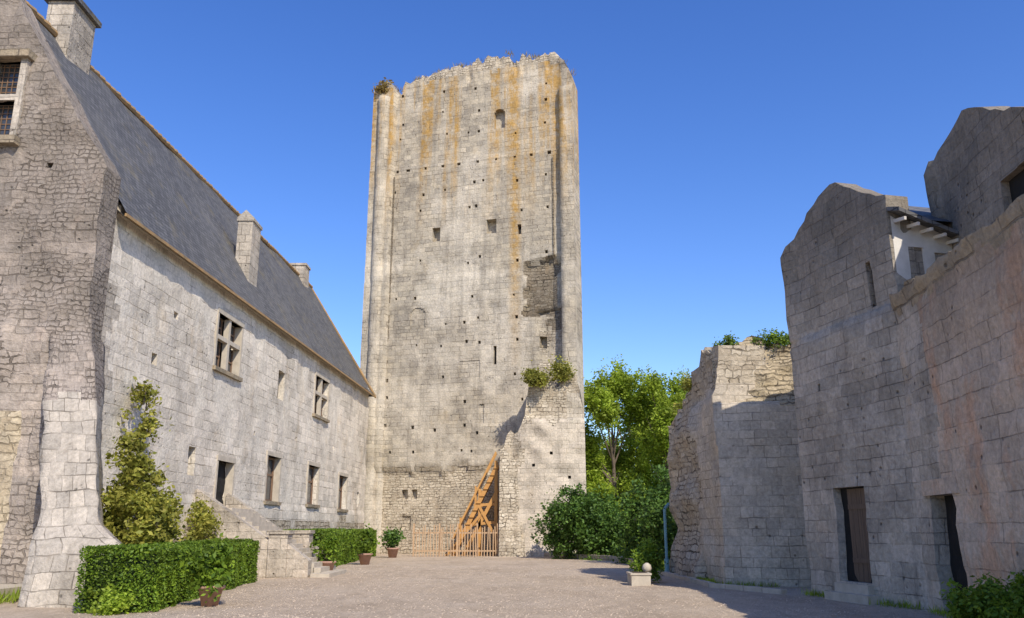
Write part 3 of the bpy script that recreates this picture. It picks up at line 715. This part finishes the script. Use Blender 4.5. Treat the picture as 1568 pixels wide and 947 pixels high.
# ------------------------------------------------------------ vegetation
def hedge(name,xa,ya,xb,yb,w,h,n,size=.055):
    e=empty(name); d=norm2((xb-xa,yb-ya)); nrm=(-d[1],d[0]); L=math.hypot(xb-xa,yb-ya)
    m=MB(); P=lambda u,q,z:(xa+d[0]*u+nrm[0]*q,ya+d[1]*u+nrm[1]*q,z)
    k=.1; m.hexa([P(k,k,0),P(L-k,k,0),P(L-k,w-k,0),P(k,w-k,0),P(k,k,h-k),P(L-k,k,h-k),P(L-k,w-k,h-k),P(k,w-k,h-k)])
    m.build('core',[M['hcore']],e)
    A_=[L*h,L*w,w*h,L*h*.4]; f=rng.choice(4,n,p=np.array(A_)/sum(A_)); u=rng.random(n)*L; q=rng.random(n)*w; z=rng.random(n)*h
    dep=np.abs(rng.normal(size=n))*.07-.055
    q=np.where(f==0,dep,np.where(f==3,w-dep,q)); z=np.where(f==1,h-dep,z); u=np.where(f==2,dep,u)
    wv=.06*np.sin(u*1.9)+.05*np.sin(u*4.3+1)+.03*np.sin(u*9+z*6)
    q=q-np.where(f==0,wv,0); z=z+np.where(z>h*.8,wv*.8,0)
    X=xa+d[0]*u+nrm[0]*q; Y=ya+d[1]*u+nrm[1]*q
    leaf_obj('leaves',np.stack([X,Y,np.maximum(z,.02)],1),size,M['lf_hedge'],e)
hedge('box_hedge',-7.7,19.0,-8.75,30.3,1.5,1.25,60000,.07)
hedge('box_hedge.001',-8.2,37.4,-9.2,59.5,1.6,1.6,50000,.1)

def shrub(name,blobs,ncl,nl,spread,size,mat,trunk=None,shell=.55):
    e=empty(name); leaf_obj('leaves',clumps(blobs,ncl,nl,spread,shell),size,mat,e)
    m=MB()
    for b in blobs:
        m.tube((b[0],b[1],max(0,b[2]-b[5]*1.1)),(b[0]+.1*b[3],b[1],b[2]+b[5]*.3),.05*b[3]+.02,.01,6)
    m.build('stems',[M['bark']],e); return e
shrub('laurel_shrub',[(3.2,53.5,1.8,1.5,1.5,1.9),(4.9,52.5,1.9,1.5,1.5,2.1),(4.1,52.5,2.6,1.2,1.2,1.5),(6.2,52,1.2,1.0,1.2,1.3)],420,26000,.2,.2,M['lf_dark'])
shrub('laurel_shrub.001',[(6.9,46,1.8,1.3,1.5,2.0),(8.3,45,2.6,1.3,1.5,2.2),(7.4,43,1.5,1.0,1.5,1.6),(8.6,40,2.0,1.0,2,2.3)],420,26000,.2,.19,M['lf_dark'])
shrub('flowering_shrub',[(6.3,52.6,.6,1.0,1,.7),(7.4,50,.7,1.0,1,.8)],120,5000,.15,.14,M['lf_light'])

def tree(name,x,y,h,r,ncl,nl,mat,seed,size=.2):
    e=empty(name); R=random.Random(seed); m=MB()
    tb=h*.3; m.tube((x,y,-.1),(x+.1,y,tb),r*.06,r*.045,9)
    blobs=[]
    for i in range(20):
        t=R.random(); z=tb+(h-tb)*(-.1+1.05*t); a=R.uniform(0,6.28); rr=r*(.25+.6*math.sin(math.pi*(.15+.75*t)))*R.uniform(.5,1)
        tip=(x+rr*math.cos(a),y+rr*math.sin(a),z)
        z0=tb*.8+(z-tb)*.45; st_=(x+.05,y,z0)
        m.tube(st_,tip,r*.02,r*.006,6)
        s=r*R.uniform(.22,.42); blobs.append((*tip,s,s,s*1.25))
    m.tube((x+.1,y,tb),(x,y,h*.92),r*.045,.02,7)
    m.build('trunk_and_limbs',[M['bark']],e)
    leaf_obj('crown',clumps(blobs,ncl,nl,r*.07,.3),size,mat,e)
tree('lime_tree',8.3,71,14.6,4.0,560,46000,M['lf_light'],1,.24)
tree('lime_tree.001',12.3,69,14.2,4.2,560,46000,M['lf_light'],5,.24)
tree('lime_tree.002',11,80,14.5,5,460,30000,M['lf_light'],3,.28)
fr=[]
R=random.Random(11)
for i in range(16): fr.append((R.uniform(6,32),R.uniform(94,104),R.uniform(1,4.5),3,3,3.5))
leaf_obj('distant_trees',clumps(fr,700,26000,.5),.45,M['lf_far'])
hb2=empty('distant_stone_house'); q=MB(); q.box(4.5,11,84,90,0,7,0); q.poly([(4.2,83.7,6.9),(11.3,83.7,6.9),(11.3,87,9.6),(4.2,87,9.6)],1); q.poly([(11.3,90.3,6.9),(4.2,90.3,6.9),(4.2,87,9.6),(11.3,87,9.6)],1)
q.box(6.2,7.0,83.95,84.0,3,4.4,2); q.box(8.6,9.4,83.95,84.0,3,4.4,2); q.build('walls_and_roof',[M['right'],M['slate'],M['dark']],hb2)

# loose climber on the lodge corner: wide ragged mass below, thin strands above
R=random.Random(33); wb=[]
for i in range(46):
    t=R.random()**1.7
    z=.6+6.0*t
    bx=-9.95-1.95*t**.8; by=23.3+4.1*t
    sp=1.0*(1-t)**.6+.05
    s=R.uniform(.12,.40)*(1-.6*t)+.05
    wb.append((bx+R.uniform(-.8,1.0)*sp,by+R.uniform(-.6,.5)*sp,z+R.uniform(-.3,.35),s,s*.7,s*R.uniform(.7,1.5)))
wb+=[(-10.1,23.5,2.5,.7,.45,.6),(-10.4,23.9,3.4,.6,.4,.5),(-9.7,23.2,1.5,.65,.4,.6),(-9.5,23.4,2.2,.4,.4,.4),(-10.7,24.0,4.1,.35,.3,.35)]
shrub('climbing_wisteria',wb,460,15000,.12,.15,M['lf_yel'],shell=.3)
shrub('wall_creeper',[(-11.3,31.8,2.2,.35,.6,.6),(-11.0,31.3,1.6,.5,.7,.7)],60,2500,.12,.13,M['lf_yel'])
shrub('low_yellow_shrub',[(-8.3,18.6,.25,.35,.3,.25),(-8.7,19.0,.25,.3,.3,.25)],50,1300,.08,.09,M['lf_light'])
shrub('corner_bush',[(7.9,14.9,.40,.5,.8,.45),(8.1,13.8,.5,.5,.8,.5)],160,9000,.09,.09,M['lf_hedge'])

def pot(name,x,y,s,hp,mat,nb,size=.09):
    e=empty(name); m=MB()
    m.lathe((x,y,0),[(0,0),(.2*s,0),(.3*s,.42*s),(.35*s,.42*s),(.35*s,.5*s),(.3*s,.5*s),(.28*s,.44*s)],20,0)
    m.lathe((x,y,0),[(.28*s,.44*s),(0,.45*s)],20,1)
    m.build('pot',[M['terra'],M['soil']],e,True)
    leaf_obj('foliage',clumps([(x,y,.5*s+hp*.45,hp*.5,hp*.5,hp*.5),(x+.1,y,.5*s+hp*.75,hp*.3,hp*.3,hp*.35)],40,nb,hp*.12),size,mat,e)
    k=MB()
    for i in range(6):
        a=i*1.05; k.tube((x,y,.44*s),(x+.35*hp*math.cos(a),y+.35*hp*math.sin(a),.5*s+hp*.7),.012,.006,5)
    k.build('stems',[M['bark']],e)
pot('potted_plant',-6.95,20.6,.9,.85,M['lf_hedge'],1900,.14)
pot('potted_plant.001',-7.3,35.0,1.0,.9,M['lf_hedge'],1300,.14)
pot('potted_plant.002',-7.4,44.5,1.1,1.0,M['lf_hedge'],1100,.17)
pot('potted_plant.003',-7.5,55.5,1.2,1.1,M['lf_dark'],1000,.2)
tp=empty('stone_trough_planter'); q=MB()
q.box(3.75,4.35,27.9,28.9,0,.32,0); q.box(3.72,4.38,27.87,28.93,.32,.38,0); q.box(3.82,4.28,27.97,28.83,.38,.385,1); q.build('trough',[M['trim'],M['soil']],tp)
q=MB(); q.lathe((4.35,28.6,.38),[(0,0),(.12,.02),(.16,.12),(.13,.22),(.05,.28),(0,.29)],14); q.build('carved_stone',[M['trim']],tp,True)
leaf_obj('foliage',clumps([(4.5,29.6,.6,.45,.45,.5),(4.7,29.8,.9,.3,.3,.45)],50,2200,.1),.12,M['lf_hedge'],tp)
q=MB(); q.tube((6.05,34.6,0),(6.05,34.6,2.5),.06,.06,10); q.tube((6.05,34.6,2.5),(6.25,34.7,2.7),.06,.06,10); q.tube((6.05,34.6,0),(6.05,34.6,.6),.1,.1,10); q.build('drain_pipe',[M['teal']])

def tufts(name,pts,n,size,mat,sp=.2,blade=True):
    P=np.array(pts)[rng.integers(0,len(pts),n)]+rng.normal(size=(n,3))*np.array([sp,sp,sp*.15 if blade else sp*.7])
    return leaf_obj(name,P,size,mat,None,blade)
kp=[]
for u in np.arange(0,17,.25):
    if R.random()<.3: kp.append((A[0]+DD[0]*u+.1,A[1]+DD[1]*u+.5,ptop(u)+.0))
tufts('keep_top_grass',kp,900,.35,M['lf_dry'],.2)
tufts('keep_corner_growth',[(A[0]+DD[0]*.9,A[1]+DD[1]*.8-.3,37.9),(A[0]+DD[0]*.5,A[1]+DD[1]*.5-.4,37.5)],500,.26,M['lf_dry'],.28,False)
shrub('ledge_shrub',[(1.5,58.0,11.9,.75,.6,.55),(2.0,58.0,11.7,.5,.5,.4)],70,2600,.14,.16,M['lf_yel'])
shrub('ledge_shrub.001',[(3.4,58.6,12.4,.75,.6,.7)],60,2400,.14,.16,M['lf_yel'])
shrub('wall_top_ivy',[(7.3,28.3,7.85,.45,.4,.2),(8.9,27.9,7.85,.7,.4,.22),(9.8,27.6,7.75,.6,.4,.2)],90,4200,.09,.09,M['lf_hedge'])
shrub('wall_top_ivy.001',[(6.75,31.9,6.95,.3,.7,.25),(6.8,33.5,6.4,.3,.5,.2)],50,1800,.1,.1,M['lf_yel'])
gp_=[]
for y in np.arange(20,62,.3): gp_.append((X0+kx*y+.3,y,0.0))
tufts('wall_foot_grass',gp_,4000,.3,M['lf_light'],.15)
gp_=[]
for s in np.arange(0,4.6,.2): gp_.append((P1[0]+FD[0]*s-.12,P1[1]+FD[1]*s,0.0))
for y in np.arange(12,19,.25): gp_.append((7.35+.0886*y-.15,y,0))
for x in np.arange(6.6,8.2,.15): gp_.append((x,27.6-.22*(x-6.66),0))
for y in np.arange(27.7,35,.2): gp_.append((6.4,y,0))
tufts('weeds',gp_,2600,.16,M['lf_light'],.1)
gp_=[(R.uniform(3,9),R.uniform(38,60),0) for _ in range(500)]
gp_=[p for p in gp_ if p[0]>2.4+(57-p[1])*.45 or p[0]>6.5]
tufts('bed_grass',gp_,9000,.3,M['lf_light'],.3)

# ------------------------------------------------------------ light, sky, camera
S=Vector((.50,-1.0,1.0)).normalized()
sun=bpy.data.lights.new('sun','SUN'); sun.energy=5.0; sun.angle=math.radians(.5); sun.color=(1,.925,.80)
so_=bpy.data.objects.new('sun',sun); C.objects.link(so_); so_.rotation_mode='QUATERNION'; so_.rotation_quaternion=S.to_track_quat('Z','Y')
w=bpy.data.worlds.new('World'); scene.world=w; w.use_nodes=True; nt=w.node_tree
sky=nt.nodes.new('ShaderNodeTexSky'); sky.sky_type='NISHITA'; sky.sun_disc=False
sky.sun_elevation=math.asin(S.z); sky.sun_rotation=math.atan2(S.x,S.y)
sky.air_density=1.0; sky.dust_density=.4; sky.ozone_density=2.8
hs=nt.nodes.new('ShaderNodeHueSaturation'); hs.inputs['Saturation'].default_value=1.28; hs.inputs['Value'].default_value=1.42; hs.inputs['Hue'].default_value=.517
nt.links.new(sky.outputs[0],hs.inputs['Color'])
bg=nt.nodes['Background']; bg.inputs[1].default_value=.15; nt.links.new(hs.outputs[0],bg.inputs[0])
cam=bpy.data.cameras.new('camera'); cam.lens=29.85; cam.sensor_width=36; cam.clip_end=4000; cam.clip_start=.1
co=bpy.data.objects.new('camera',cam); C.objects.link(co); co.location=(0,0,1.7); co.rotation_euler=(math.radians(90+14.57),0,0)
scene.camera=co
